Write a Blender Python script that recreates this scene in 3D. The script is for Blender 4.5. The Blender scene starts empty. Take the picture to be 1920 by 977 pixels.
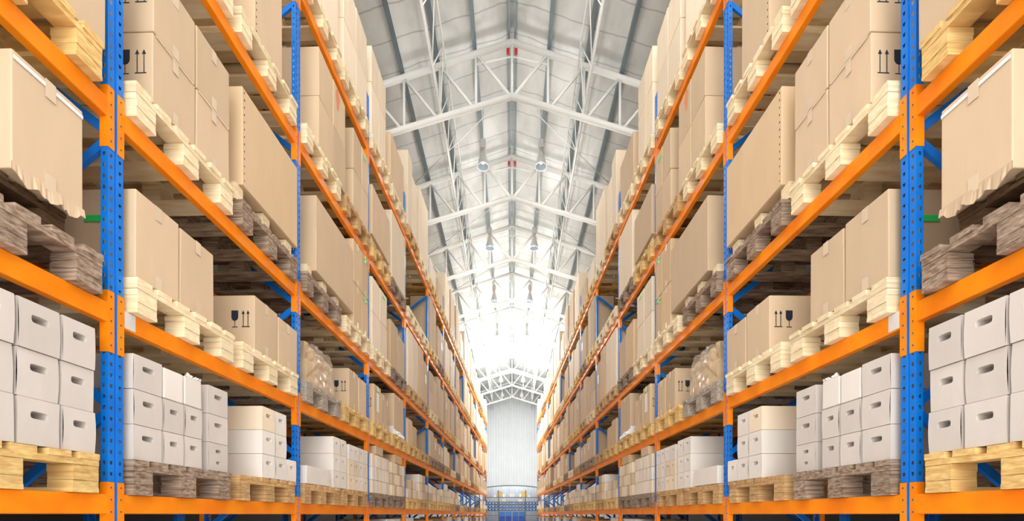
import bpy, bmesh, math, random
from mathutils import Vector, Matrix

random.seed(11)
R = random.Random(5)
SC = bpy.context.scene
COL = SC.collection
PI = math.pi

# ------------------------------------------------------------------ place
F = 850.0                    # focal length in pixels of a 1920 wide picture
EYE = 1.70                   # camera height above the floor
D = 2.40                     # distance from the camera to the front of a rack
PHI = math.atan(25.0 / F)    # the two racks close in on each other slightly
CP, SP = math.cos(PHI), math.sin(PHI)
BAY = 2.13
S0 = 2.587                   # along the rack: the upright between bay 0 and bay 1
NBAY = 13
LEV = [0.005, 1.11, 2.29, 3.88, 5.54]      # underside of the beams, above eye height
BEAM_H = 0.113
POST_TOP = 6.41
PAL_H = 0.215
RIDGE = 9.95
PITCH = 0.33


def pos(s, x, h):
    """point on the left rack: s along the aisle, x towards the aisle from the rack front, h above eye height"""
    d = D - x
    return Vector((s * SP - d * CP, s * CP + d * SP, EYE + h))


def S(b):
    return S0 + b * BAY


# -------------------------------------------------------------- materials
def new_mat(name):
    m = bpy.data.materials.new(name)
    m.use_nodes = True
    nt = m.node_tree
    return m, nt, nt.nodes['Principled BSDF']


def N(nt, t, **kw):
    n = nt.nodes.new(t)
    for k, v in kw.items():
        setattr(n, k, v)
    return n


def mat(name, col, rough=0.6, metal=0.0, var=0.08, scale=6.0, stretch=(1, 1, 1), col2=None, bump=0.0, rnd=0.10,
        bscale=None, spec=0.5):
    """noise between col and col2, each object a little lighter or darker than the next"""
    m, nt, b = new_mat(name)
    tc = N(nt, 'ShaderNodeTexCoord')
    mp = N(nt, 'ShaderNodeMapping')
    mp.inputs['Scale'].default_value = stretch
    nt.links.new(tc.outputs['Object'], mp.inputs['Vector'])
    oi = N(nt, 'ShaderNodeObjectInfo')
    ns = N(nt, 'ShaderNodeTexNoise')
    ns.noise_dimensions = '4D'
    ns.inputs['Scale'].default_value = scale
    ns.inputs['Detail'].default_value = 5
    wm = N(nt, 'ShaderNodeMath', operation='MULTIPLY')
    wm.inputs[1].default_value = 37.0
    nt.links.new(oi.outputs['Random'], wm.inputs[0])
    nt.links.new(wm.outputs[0], ns.inputs['W'])
    nt.links.new(mp.outputs[0], ns.inputs['Vector'])
    cr = N(nt, 'ShaderNodeValToRGB')
    c2 = col2 or tuple(max(0.0, c * (1 - var * 2)) for c in col)
    cr.color_ramp.elements[0].position = 0.33
    cr.color_ramp.elements[1].position = 0.66
    cr.color_ramp.elements[0].color = (*c2, 1)
    cr.color_ramp.elements[1].color = (*col, 1)
    nt.links.new(ns.outputs['Fac'], cr.inputs['Fac'])
    hsv = N(nt, 'ShaderNodeHueSaturation')
    mr = N(nt, 'ShaderNodeMapRange')
    mr.inputs['To Min'].default_value = 1 - rnd
    mr.inputs['To Max'].default_value = 1 + rnd
    nt.links.new(oi.outputs['Random'], mr.inputs['Value'])
    nt.links.new(mr.outputs[0], hsv.inputs['Value'])
    nt.links.new(cr.outputs['Color'], hsv.inputs['Color'])
    nt.links.new(hsv.outputs['Color'], b.inputs['Base Color'])
    b.inputs['Roughness'].default_value = rough
    b.inputs['Metallic'].default_value = metal
    b.inputs['Specular IOR Level'].default_value = spec
    if bump:
        bp = N(nt, 'ShaderNodeBump')
        bp.inputs['Strength'].default_value = bump
        bp.inputs['Distance'].default_value = 0.004
        n2 = N(nt, 'ShaderNodeTexNoise')
        n2.inputs['Scale'].default_value = bscale or scale * 4
        n2.inputs['Detail'].default_value = 4
        nt.links.new(mp.outputs[0], n2.inputs['Vector'])
        nt.links.new(n2.outputs['Fac'], bp.inputs['Height'])
        nt.links.new(bp.outputs[0], b.inputs['Normal'])
    return m


def emit(name, col, strength):
    m, nt, b = new_mat(name)
    b.inputs['Base Color'].default_value = (*col, 1)
    b.inputs['Emission Color'].default_value = (*col, 1)
    b.inputs['Emission Strength'].default_value = strength
    return m


M = {}
M['orange'] = mat('orange_paint', (1.0, 0.30, 0.006), 0.40, var=0.06, scale=5, col2=(0.92, 0.21, 0.003), rnd=0.05, spec=0.3)
M['blue'] = mat('blue_paint', (0.001, 0.20, 0.74), 0.35, var=0.06, scale=5, col2=(0.001, 0.15, 0.60), rnd=0.05)
M['kraft'] = mat('kraft_board', (0.66, 0.495, 0.325), 0.75, var=0.03, scale=9, stretch=(1, 1, .25), bump=0.25, rnd=0.10, spec=0.25)
M['tan'] = mat('tan_board', (0.68, 0.495, 0.30), 0.75, var=0.03, scale=9, stretch=(1, 1, .25), bump=0.25, rnd=0.10, spec=0.25)
M['pale'] = mat('pale_overlit_board', (0.85, 0.71, 0.53), 0.7, var=0.03, scale=9, stretch=(1, 1, .25), bump=0.25, rnd=0.08, spec=0.25)  # pale board; on upper cartons the overexposure is put into this colour
M['white'] = mat('white_board', (0.83, 0.77, 0.70), 0.7, var=0.03, scale=7, stretch=(1, 1, .3), bump=0.3, rnd=0.06, spec=0.25)
M['greyboard'] = mat('grey_white_board', (0.66, 0.60, 0.545), 0.7, var=0.04, scale=7, stretch=(1, 1, .3), bump=0.3, rnd=0.05, spec=0.25)
M['wood_new'] = mat('fresh_pine', (0.90, 0.79, 0.55), 0.65, scale=7, stretch=(.6, 3, 9), col2=(0.78, 0.60, 0.34), bump=0.4, rnd=0.08, spec=0.3)
M['wood_yellow'] = mat('yellow_pine', (0.84, 0.60, 0.25), 0.65, scale=7, stretch=(.6, 3, 9), col2=(0.62, 0.36, 0.11), bump=0.4, rnd=0.1, spec=0.3)
M['wood_tan'] = mat('tan_wood', (0.66, 0.43, 0.20), 0.7, scale=7, stretch=(.6, 3, 9), col2=(0.44, 0.24, 0.09), bump=0.5, rnd=0.12, spec=0.3)
M['wood_grey'] = mat('weathered_wood', (0.46, 0.35, 0.26), 0.8, scale=9, stretch=(.6, 3, 9), col2=(0.17, 0.105, 0.065), bump=0.8, rnd=0.12, spec=0.2)
M['wood_chip'] = mat('pressed_chip_wood', (0.52, 0.45, 0.37), 0.8, scale=60, col2=(0.30, 0.24, 0.18), bump=0.8, rnd=0.05, spec=0.2)
M['wood_old_shaded'] = mat('old_brown_wood_shaded', (0.15, 0.088, 0.045), 0.8, scale=9, stretch=(.6, 3, 9), col2=(0.08, 0.045, 0.022), bump=0.6, rnd=0.15, spec=0.2)  # brown darkened to carry the shade inside the racks
M['ink'] = mat('printing_ink', (0.012, 0.02, 0.035), 0.6, rnd=0)
M['tape'] = mat('packing_tape', (0.70, 0.56, 0.40), 0.28, var=0.03, rnd=0.05)
M['green'] = mat('green_label', (0.03, 0.72, 0.13), 0.5, var=0.02, rnd=0.02)
M['paper'] = mat('paper_label', (0.85, 0.86, 0.86), 0.5, var=0.05, scale=30, rnd=0.02)
M['red'] = mat('red_paint', (0.65, 0.02, 0.02), 0.5, rnd=0.02)
M['redprint'] = mat('red_print', (0.80, 0.28, 0.13), 0.7, rnd=0.02)
M['steelplate'] = mat('bare_plate', (0.75, 0.72, 0.68), 0.45, var=0.05, rnd=0.02)
M['truss'] = mat('white_steel_paint', (0.90, 0.90, 0.86), 0.45, var=0.02, scale=3, rnd=0.02)
M['purlin'] = mat('galvanised_purlin', (0.26, 0.34, 0.38), 0.45, metal=0.3, var=0.05, scale=3, rnd=0.05)
M['zinc'] = mat('zinc_bolt', (0.6, 0.6, 0.62), 0.35, metal=0.7, rnd=0.02)
M['lampmetal'] = mat('lamp_aluminium', (0.62, 0.62, 0.60), 0.35, metal=0.25, var=0.03, rnd=0.02)
M['lampinside'] = mat('lamp_reflector', (0.16, 0.19, 0.21), 0.5, metal=0.2, rnd=0.02)
M['bulb'] = emit('lit_bulb', (1.0, 0.98, 0.92), 0.9)
M['cord'] = mat('steel_cord', (0.55, 0.52, 0.46), 0.5, rnd=0.02)
M['wallwhite'] = mat('corrugated_white', (0.80, 0.84, 0.86), 0.55, var=0.02, scale=1.5, rnd=0)
M['wallside'] = mat('side_cladding', (0.05, 0.04, 0.033), 0.8, var=0.1, scale=1.0, rnd=0)
M['aisle'] = mat('aisle_bounce_surface', (0.74, 0.73, 0.70), 0.5, var=0.05, scale=1.2, rnd=0)  # invented pale floor, added to bounce light up to the ceiling
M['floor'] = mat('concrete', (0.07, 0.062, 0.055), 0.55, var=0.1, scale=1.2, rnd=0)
M['skylight'] = emit('daylit_roof_sheet', (1.0, 1.0, 1.0), 5.0)
M['cratebl'] = mat('blue_plastic', (0.03, 0.20, 0.62), 0.4, var=0.03, rnd=0.15)
M['bindark'] = mat('dark_blue_plastic', (0.01, 0.08, 0.42), 0.4, var=0.03, rnd=0.15)
M['cream'] = mat('cream_goods', (0.9, 0.9, 0.88), 0.5, rnd=0.05)
M['amber'] = mat('amber_board', (0.75, 0.50, 0.16), 0.6, rnd=0.05)
M['shelfgrey'] = mat('shelf_grey', (0.16, 0.16, 0.15), 0.6, rnd=0.05)
M['back'] = mat('back_room_sheet', (0.62, 0.64, 0.67), 0.6, scale=4, stretch=(8, 1, .3), col2=(0.36, 0.39, 0.45), rnd=0)

# clear crinkled wrapping film
m, nt, b = new_mat('wrapping_film')
b.inputs['Base Color'].default_value = (0.80, 0.72, 0.58, 1)
b.inputs['Roughness'].default_value = 0.14
b.inputs['Specular IOR Level'].default_value = 0.9
b.inputs['Alpha'].default_value = 0.22
M['film'] = m

# roof lining: silver foil with cross seams and faint streaks
m, nt, b = new_mat('foil_roof_lining')
tc = N(nt, 'ShaderNodeTexCoord')
mp = N(nt, 'ShaderNodeMapping')
mp.inputs['Scale'].default_value = (1.0, 0.5, 1.0)
nt.links.new(tc.outputs['Object'], mp.inputs['Vector'])
n1 = N(nt, 'ShaderNodeTexNoise')
n1.inputs['Scale'].default_value = 1.1
n1.inputs['Detail'].default_value = 6
nt.links.new(mp.outputs[0], n1.inputs['Vector'])
cr = N(nt, 'ShaderNodeValToRGB')
cr.color_ramp.elements[0].position = 0.36
cr.color_ramp.elements[0].color = (0.58, 0.605, 0.59, 1)
cr.color_ramp.elements[1].position = 0.66
cr.color_ramp.elements[1].color = (0.88, 0.90, 0.89, 1)
nt.links.new(n1.outputs['Fac'], cr.inputs['Fac'])
sx = N(nt, 'ShaderNodeSeparateXYZ')
nt.links.new(tc.outputs['Object'], sx.inputs[0])
n3 = N(nt, 'ShaderNodeTexNoise')
n3.inputs['Scale'].default_value = 1.6
nt.links.new(tc.outputs['Object'], n3.inputs['Vector'])
mm = N(nt, 'ShaderNodeMath', operation='MULTIPLY_ADD')
mm.inputs[1].default_value = 0.16
nt.links.new(n3.outputs['Fac'], mm.inputs[0])
nt.links.new(sx.outputs['Y'], mm.inputs[2])
md = N(nt, 'ShaderNodeMath', operation='PINGPONG')
md.inputs[1].default_value = 0.30
nt.links.new(mm.outputs[0], md.inputs[0])
seam = N(nt, 'ShaderNodeMapRange')
seam.inputs['From Min'].default_value = 0.0
seam.inputs['From Max'].default_value = 0.022
seam.inputs['To Min'].default_value = 0.62
seam.inputs['To Max'].default_value = 1.0
nt.links.new(md.outputs[0], seam.inputs['Value'])
mx = N(nt, 'ShaderNodeMix', data_type='RGBA', blend_type='MULTIPLY')
mx.inputs['Factor'].default_value = 1.0
nt.links.new(cr.outputs['Color'], mx.inputs['A'])
nt.links.new(seam.outputs[0], mx.inputs['B'])
nt.links.new(mx.outputs['Result'], b.inputs['Base Color'])
b.inputs['Metallic'].default_value = 0.2
b.inputs['Roughness'].default_value = 0.5
bp = N(nt, 'ShaderNodeBump')
bp.inputs['Strength'].default_value = 0.55
bp.inputs['Distance'].default_value = 0.05
n2 = N(nt, 'ShaderNodeTexNoise')
n2.inputs['Scale'].default_value = 2.6
n2.inputs['Detail'].default_value = 5
nt.links.new(mp.outputs[0], n2.inputs['Vector'])
nt.links.new(n2.outputs['Fac'], bp.inputs['Height'])
nt.links.new(bp.outputs[0], b.inputs['Normal'])
M['foil'] = m


# ---------------------------------------------------------------- geometry
def box(bm, x0, x1, y0, y1, z0, z1, jit=0.0):
    def j():
        return R.uniform(-jit, jit) if jit else 0.0
    v = [bm.verts.new((x + j(), y + j(), z + j())) for z in (z0, z1) for y in (y0, y1) for x in (x0, x1)]
    fs = [(0, 2, 3, 1), (4, 5, 7, 6), (0, 1, 5, 4), (2, 6, 7, 3), (0, 4, 6, 2), (1, 3, 7, 5)]
    for f in fs:
        bm.faces.new([v[i] for i in f])
    return v


def bar(bm, a, b_, w, h=None, up=(0, 0, 1)):
    """rectangular bar from a to b_"""
    h = h or w
    a, b_ = Vector(a), Vector(b_)
    d = (b_ - a).normalized()
    u = Vector(up)
    sd = d.cross(u)
    if sd.length < 1e-4:
        sd = d.cross(Vector((1, 0, 0)))
    sd.normalize()
    u = sd.cross(d).normalized()
    v = []
    for p in (a, b_):
        for sy, sz in ((-1, -1), (1, -1), (1, 1), (-1, 1)):
            v.append(bm.verts.new(p + sd * sy * w / 2 + u * sz * h / 2))
    for f in ((0, 1, 2, 3), (4, 7, 6, 5), (0, 4, 5, 1), (1, 5, 6, 2), (2, 6, 7, 3), (3, 7, 4, 0)):
        bm.faces.new([v[i] for i in f])


def tube(bm, a, b_, r, n=12):
    a, b_ = Vector(a), Vector(b_)
    d = (b_ - a).normalized()
    s = d.cross(Vector((0, 0, 1)))
    if s.length < 1e-4:
        s = Vector((1, 0, 0))
    s.normalize()
    u = s.cross(d)
    rings = []
    for p in (a, b_):
        rings.append([bm.verts.new(p + (s * math.cos(2 * PI * k / n) + u * math.sin(2 * PI * k / n)) * r) for k in range(n)])
    for k in range(n):
        f = bm.faces.new([rings[0][k], rings[0][(k + 1) % n], rings[1][(k + 1) % n], rings[1][k]])
        f.smooth = True
    bm.faces.new(rings[0][::-1])
    bm.faces.new(rings[1])


def lathe(bm, prof, n=28, cx=0, cy=0, smooth=True):
    rings = []
    for r, z in prof:
        rings.append([bm.verts.new((cx + r * math.cos(2 * PI * k / n), cy + r * math.sin(2 * PI * k / n), z)) for k in range(n)])
    for i in range(len(rings) - 1):
        for k in range(n):
            f = bm.faces.new([rings[i][k], rings[i][(k + 1) % n], rings[i + 1][(k + 1) % n], rings[i + 1][k]])
            f.smooth = smooth


def mesh(name, bm, mats, bevel=0.0, weld=False):
    if weld:
        bmesh.ops.remove_doubles(bm, verts=bm.verts, dist=1e-5)
    bmesh.ops.recalc_face_normals(bm, faces=bm.faces)
    if bevel:
        bmesh.ops.bevel(bm, geom=[e for e in bm.edges], offset=bevel, segments=1, affect='EDGES', profile=0.5)
    me = bpy.data.meshes.new(name)
    bm.to_mesh(me)
    bm.free()
    for m_ in (mats if isinstance(mats, (list, tuple)) else [mats]):
        me.materials.append(m_)
    return me


def link(name, me, parent=None, loc=(0, 0, 0), rz=0.0):
    o = bpy.data.objects.new(name, me)
    COL.objects.link(o)
    o.location = loc
    o.rotation_euler = (0, 0, rz)
    if parent is not None:
        o.parent = parent
    return o


def tag(o, label, cat, group=None, kind=None):
    if label:
        o['label'] = label
    if cat:
        o['category'] = cat
    if group:
        o['group'] = group
    if kind:
        o['kind'] = kind
    return o


def structure(o):
    o['kind'] = 'structure'
    return o


LEFT = []          # top-level objects of the left half, mirrored to the right at the end


# ----------------------------------------------------------------- carton
CUR = {}


def carton_mesh(w, d, h, m_, jit=0.003):
    """closed carton: w along the aisle, d into the rack, h high; the lid flaps meet in a seam on top"""
    bm = bmesh.new()
    box(bm, -d / 2, d / 2, -w / 2, w / 2, 0, h, jit)
    bmesh.ops.recalc_face_normals(bm, faces=bm.faces)
    bmesh.ops.bevel(bm, geom=[e for e in bm.edges], offset=0.005, segments=2, affect='EDGES', profile=0.5)
    # two lid flaps with a slit between them, and the two below
    f = 0.0018
    g = min(w, d) * 0.02
    for z0, z1 in ((h - 0.004, h + f), (-f, 0.004)):
        box(bm, -d / 2 + .008, d / 2 - .008, -w / 2 + .008, -0.003, z0, z1)
        box(bm, -d / 2 + .008, d / 2 - .008, 0.003, w / 2 - .008, z0, z1)
    return mesh('carton', bm, m_)


def slot_panel(bm, x, y0, y1, z0, z1, slot, depth=0.16):
    """a wall panel facing +x with an oval hand hole cut through it"""
    sy, sz, sw, sh = slot
    cy, cz = (y0 + y1) / 2, (z0 + z1) / 2
    n = 16
    out, inn, deep = [], [], []
    for k in range(n):
        t = 2 * PI * k / n
        c, s = math.cos(t), math.sin(t)
        q = max(abs(c), abs(s))
        out.append(bm.verts.new((x, cy + c / q * (y1 - y0) / 2, cz + s / q * (z1 - z0) / 2)))
        e = 0.45
        iy = sy + math.copysign(abs(c) ** e, c) * sw / 2
        iz = sz + math.copysign(abs(s) ** e, s) * sh / 2
        inn.append(bm.verts.new((x, iy, iz)))
        deep.append(bm.verts.new((x - depth, iy, iz)))
    for k in range(n):
        j = (k + 1) % n
        bm.faces.new([out[k], out[j], inn[j], inn[k]])
        bm.faces.new([inn[k], inn[j], deep[j], deep[k]])
    bm.faces.new(deep)


def handle_carton_mesh(w, d, h, m_, holes=1, bulge=0.004):
    bm = bmesh.new()
    x0, x1, y0, y1 = -d / 2, d / 2, -w / 2, w / 2
    v = [bm.verts.new(p) for p in ((x0, y0, 0), (x1, y0, 0), (x1, y1, 0), (x0, y1, 0), (x0, y0, h), (x1, y0, h), (x1, y1, h), (x0, y1, h))]
    for f in ((3, 2, 1, 0), (4, 5, 6, 7), (0, 1, 5, 4), (2, 3, 7, 6), (3, 0, 4, 7)):
        bm.faces.new([v[i] for i in f])
    if holes == 1:
        slot_panel(bm, x1, y0, y1, 0, h, (0, h * 0.65, w * 0.42, h * 0.165))
    elif holes == 2:
        slot_panel(bm, x1, y0, y1, h * .5, h, (0, h * 0.72, w * 0.30, h * 0.12))
        slot_panel(bm, x1, y0, y1, 0, h * .5, (0, h * 0.30, w * 0.22, h * 0.11))
    bmesh.ops.remove_doubles(bm, verts=bm.verts, dist=1e-5)
    sk = R.uniform(-1, 1) * bulge
    sk2 = R.uniform(-1, 1) * bulge
    for vv in bm.verts:
        t = vv.co.z / h
        vv.co.x += 0.6 * bulge * math.sin(t * PI)
        vv.co.y += sk * math.sin(t * PI) + sk2 * (t - .5)
    # lid rim, a hair proud of the body
    box(bm, x0 + .004, x1 - .004, y0 + .004, y1 - .004, h - 0.002, h + 0.0015)
    return mesh('handle_carton', bm, m_)


def symbol_mesh(sz):
    """wine glass and two arrows over bars, facing -y, sz high"""
    bm = bmesh.new()
    t = 0.0012

    def poly(pts):
        a = [bm.verts.new((x * sz, -t, z * sz)) for x, z in pts]
        b2 = [bm.verts.new((x * sz, 0, z * sz)) for x, z in pts]
        bm.faces.new(a)
        bm.faces.new(b2[::-1])
        for i in range(len(a)):
            j = (i + 1) % len(a)
            bm.faces.new([a[i], b2[i], b2[j], a[j]])
    bowl = [(-.62, 1.0), (-.62, .72)] + [(-.42 + .20 * math.cos(a), .62 + .22 * math.sin(a)) for a in [PI * (1 + k / 8) for k in range(9)]] + [(-.22, .72), (-.22, 1.0)]
    poly(bowl)
    poly([(-.435, .42), (-.405, .42), (-.405, .06), (-.435, .06)])
    poly([(-.58, .06), (-.26, .06), (-.26, .02), (-.58, .02)])
    for cx in (0.08, 0.36):
        poly([(cx - .02, .08), (cx + .02, .08), (cx + .02, .86), (cx - .02, .86)])
        poly([(cx - .09, .80), (cx + .09, .80), (cx, 1.0)])
    poly([(-.02, .08), (.46, .08), (.46, .035), (-.02, .035)])
    return mesh('handling_symbols', bm, M['ink'])


def flat(name, parent, m_, w, h, face, at, th=0.0015, rot=0.0):
    """thin sticker lying on a face of a carton: face '+x' or '-y'; at = (horizontal, height)"""
    bm = bmesh.new()
    if face == '+x':
        box(bm, 0, th, -w / 2, w / 2, -h / 2, h / 2)
    else:
        box(bm, -w / 2, w / 2, -th, 0, -h / 2, h / 2)
    o = link(name, mesh(name, bm, m_), parent)
    return o


ORD = ['first', 'second', 'third', 'fourth', 'fifth', 'sixth', 'seventh', 'eighth', 'ninth', 'tenth', 'eleventh', 'twelfth', 'thirteenth']
LVN = ['bottom', 'second', 'third', 'fourth', 'top']
TONE = {'kraft': 'kraft', 'tan': 'tan', 'pale': 'pale', 'white': 'white', 'greyboard': 'off-white'}
CART = []      # (size in view, object)
PALS = []


def where(bay, lev, side='left'):
    return f"{LVN[lev]} level, {ORD[bay]} bay, {side} rack"


def ordcol(i, n):
    if n == 1:
        return ''
    if i == 0:
        return 'nearest column'
    if i == n - 1:
        return 'farthest column'
    return f'{ORD[i]} column'


def ordrow(i, n):
    if n == 1:
        return ''
    return 'base row' if i == 0 else ('top row' if i == n - 1 else ('middle row' if n == 3 else f'{ORD[i]} row'))


def put_carton(bay, lev, half, b0, b1, h0, h1, style='kraft', depth=0.5, kind='plain', col=(0, 1), row=(0, 1),
               x=0.03, detail=True, extra=None, sym=False, tape=None):
    """carton whose front stands between b0 and b1 of its bay, from height h0 to h1"""
    w = (b1 - b0) * BAY - 0.006
    h = h1 - h0 - 0.004
    s = S(bay - 1 + (b0 + b1) / 2)
    big = h > 0.3
    if kind == 'handle':
        me = handle_carton_mesh(w, depth, h, M[style], 1)
        nm, cat = 'handle_carton', 'box'
    elif kind == 'handle2':
        me = handle_carton_mesh(w, depth, h, M[style], 2)
        nm, cat = 'handle_carton', 'box'
    else:
        me = carton_mesh(w, depth, h - .003, M[style], 0.003 if big else 0.002)
        nm, cat = ('storage_box' if lev == 0 else 'cardboard_carton'), 'box'
    o = link(nm, me, None, pos(s, x - depth / 2, h0 + (0.0055 if kind == 'plain' else 0.002)), -PHI + (R.uniform(-.006, .006) if w > .05 else 0))
    noun = {'handle': 'hand-hole box', 'handle2': 'two-hole box', 'plain': 'carton'}[kind]
    bits = [TONE[style] + ' ' + noun]
    if extra:
        bits[0] = extra
    for t in (ordcol(*col), ordrow(*row)):
        if t:
            bits.append(t)
    bits.append(f'{half} pallet' if half else 'on boards')
    lab = ', '.join(bits) + ', ' + where(bay, lev)
    tag(o, lab, cat, {'handle': 'hand-hole boxes on the rack', 'handle2': 'hand-hole boxes on the rack', 'plain': 'cartons on the rack'}[kind])
    if sym:
        q = link('printed_symbols', symbol_mesh(sym), o, (depth / 2 - sym * .72, -w / 2 - 0.0012, h * 0.40))
    if tape is None:
        tape = detail and big and kind == 'plain'
    if tape:
        for zz, hh in ((h - 0.05, 0.09), (0.045, 0.08)):
            t = flat('packing_tape', o, M['tape'], 0.05, hh, '+x', None)
            t.location = (depth / 2 + 0.0032, 0.0, zz)
    LEFT.append(o)
    CART.append((nm, s, o))
    return o


# ----------------------------------------------------------------- pallet
PW, PD = 0.905, 1.10
PMESH = {}


def pallet_meshes(m_):
    if m_ in PMESH:
        return PMESH[m_]
    bm = bmesh.new()
    nb = 6
    bw = 0.112
    gap = (PW - nb * bw) / (nb - 1)
    for i in range(nb):
        y = -PW / 2 + i * (bw + gap)
        e = R.uniform(-.004, .014)
        box(bm, -PD / 2, PD / 2 + e, y, y + bw, 0.180, 0.215 - R.uniform(0, .002), 0.0012)
    for x in (-PD / 2, -0.06, PD / 2 - 0.12):
        box(bm, x, x + 0.12, -PW / 2, PW / 2, 0.148, 0.1805, 0.001)
    deck = mesh('top_deck', bm, M[m_])
    bm = bmesh.new()
    for k in range(3):
        o = (0, .003, -.002)[k]
        box(bm, -0.07 + o, 0.07 + o, -0.072, 0.072 - o, 0.025 + k * .041, 0.025 + (k + 1) * .041 - .0015, 0.0012)
    block = mesh('block', bm, M[m_])
    bm = bmesh.new()
    box(bm, -PD / 2, PD / 2, -0.074, 0.074, 0, 0.0245, 0.001)
    runner = mesh('bottom_runner', bm, M[m_])
    # the whole pallet in one piece, for pallets far away
    bm = bmesh.new()
    for i in range(nb):
        y = -PW / 2 + i * (bw + gap)
        box(bm, -PD / 2, PD / 2, y, y + bw, 0.180, 0.214)
    for x in (-PD / 2, -0.06, PD / 2 - 0.12):
        box(bm, x, x + 0.12, -PW / 2, PW / 2, 0.148, 0.1805)
    for y in (-PW / 2 + .074, 0, PW / 2 - .074):
        box(bm, -PD / 2, PD / 2, y - .074, y + .074, 0, 0.0255)
        for x in (-PD / 2 + .07, 0, PD / 2 - .07):
            box(bm, x - .07, x + .07, y - .07, y + .07, 0.025, 0.1485)
    whole = mesh('whole_pallet', bm, M[m_])
    PMESH[m_] = (deck, block, runner, whole)
    return PMESH[m_]


WOODN = {'wood_new': 'fresh pale', 'wood_yellow': 'yellow pine', 'wood_tan': 'tan wooden', 'wood_grey': 'weathered grey-brown',
         'wood_chip': 'grey chip-block', 'wood_old_shaded': 'dark brown'}


def make_pallet(m_, parts=True):
    deck, block, runner, whole = pallet_meshes(m_)
    if not parts:
        return link('wooden_pallet', whole)
    root = bpy.data.objects.new('wooden_pallet', None)
    root.empty_display_size = 0.1
    COL.objects.link(root)
    link('top_deck', deck, root)
    for y in (-PW / 2 + .074, 0, PW / 2 - .074):
        link('bottom_runner', runner, root, (0, y, 0))
        for x in (-PD / 2 + .07, 0, PD / 2 - .07):
            link('block', block, root, (x, y, 0))
    return root


def put_pallet(bay, lev, half, m_, parts=True, b=None, x=0.055, h=None, rear=False, second=False):
    if b is None:
        b = {'near': 0.252, 'far': 0.732}[half] + R.uniform(-.006, .006)
    hh = (LEV[lev] + BEAM_H if lev >= 0 else -EYE) if h is None else h
    if lev == 0 and not rear:
        x = min(x, .035)
    o = make_pallet(m_, parts)
    s = S(bay - 1 + b)
    o.location = pos(s, x - PD / 2, hh + 0.001)
    o.rotation_euler = (0, 0, -PHI)
    if rear:
        lab = f"{WOODN[m_]} pallet of the rear row, {half} half, " + where(bay, lev)
    elif second:
        lab = f"{WOODN[m_]} pallet with torn board edges stacked on another, " + where(bay, lev)
    else:
        lab = f"{WOODN[m_]} pallet in the {half} half, " + where(bay, lev)
    tag(o, lab, 'pallet', 'pallets in the rear row' if rear else 'pallets on the rack beams')
    LEFT.append(o)
    PALS.append((s, o))
    return o


def deck_top(lev):
    return LEV[lev] + BEAM_H + PAL_H + 0.002


# ---------------------------------------------------------- pallet racking
def strip(bm, p0, du, dv, w, length, pitch, hw, hh, off=0.0, taper=0.3):
    """sheet from p0, w wide along du, length long along dv, punched with a hole every pitch"""
    du, dv, p0 = Vector(du), Vector(dv), Vector(p0)
    n = int(length / pitch)
    for i in range(n):
        z = i * pitch
        z1 = (i + 1) * pitch if i < n - 1 else length
        zc = z + pitch / 2
        O = [bm.verts.new(p0 + du * a + dv * b_) for a, b_ in ((0, z), (w, z), (w, z1), (0, z1))]
        I = [bm.verts.new(p0 + du * (w / 2 + off + a) + dv * (zc + b_)) for a, b_ in
             ((-hw / 2 * (1 - taper), -hh / 2), (hw / 2 * (1 - taper), -hh / 2), (hw / 2, hh / 2), (-hw / 2, hh / 2))]
        for k in range(4):
            j = (k + 1) % 4
            bm.faces.new([O[k], O[j], I[j], I[k]])


def post_mesh():
    bm = bmesh.new()
    L = POST_TOP + EYE
    z0 = -EYE
    p = 0.0635
    # two front flanges with key holes
    strip(bm, (0, -.050, z0), (0, 1, 0), (0, 0, 1), .043, L, p, .015, .021)
    strip(bm, (0, .007, z0), (0, 1, 0), (0, 0, 1), .043, L, p, .015, .021)
    # the fold between them
    for (xa, ya), (xb, yb) in (((0, -.007), (-.011, -.003)), ((-.011, -.003), (-.011, .003)), ((-.011, .003), (0, .007))):
        v = [bm.verts.new(q) for q in ((xa, ya, z0), (xb, yb, z0), (xb, yb, z0 + L), (xa, ya, z0 + L))]
        bm.faces.new(v)
    # sides with slots, return lips at the back
    for sg in (-1, 1):
        strip(bm, (0, sg * .050, z0), (-1, 0, 0), (0, 0, 1), .042, L, p, .012, .022, taper=0)
        v = [bm.verts.new(q) for q in ((-.042, sg * .05, z0), (-.042, sg * .03, z0), (-.042, sg * .03, z0 + L), (-.042, sg * .05, z0 + L))]
        bm.faces.new(v)
    bmesh.ops.remove_doubles(bm, verts=bm.verts, dist=1e-5)
    me = bpy.data.meshes.new('post')
    bmesh.ops.recalc_face_normals(bm, faces=bm.faces)
    bm.to_mesh(me)
    bm.free()
    me.materials.append(M['blue'])
    return me


POST = post_mesh()


def connector_mesh():
    """angle plate hooked over the post: front flange with key holes and a flange against the beam end; at y=0 the beam end, post towards -y"""
    bm = bmesh.new()
    z0, L = -0.20, 0.352
    strip(bm, (0.004, -0.042, z0), (0, 1, 0), (0, 0, 1), 0.042, L, L / 5, .010, .019, taper=.2)
    for a, b2 in (((0.004, -0.042), (0.0005, -0.042)), ((0.004, 0.0), (-0.045, 0.0)), ):
        v = [bm.verts.new(q) for q in ((a[0], a[1], z0), (b2[0], b2[1], z0), (b2[0], b2[1], z0 + L), (a[0], a[1], z0 + L))]
        bm.faces.new(v)
    # rims
    for z in (z0, z0 + L):
        box(bm, 0.0005, 0.004, -0.042, 0, z - .001, z + .001)
        box(bm, -0.045, 0.004, -0.0035, 0.0, z - .001, z + .001)
    # hook tabs and a bolt
    for k in range(5):
        box(bm, 0.001, 0.0055, -0.026, -0.018, z0 + (k + .5) * L / 5 - .011, z0 + (k + .5) * L / 5 - .001)
    return mesh('connector', bm, M['orange'])


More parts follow.
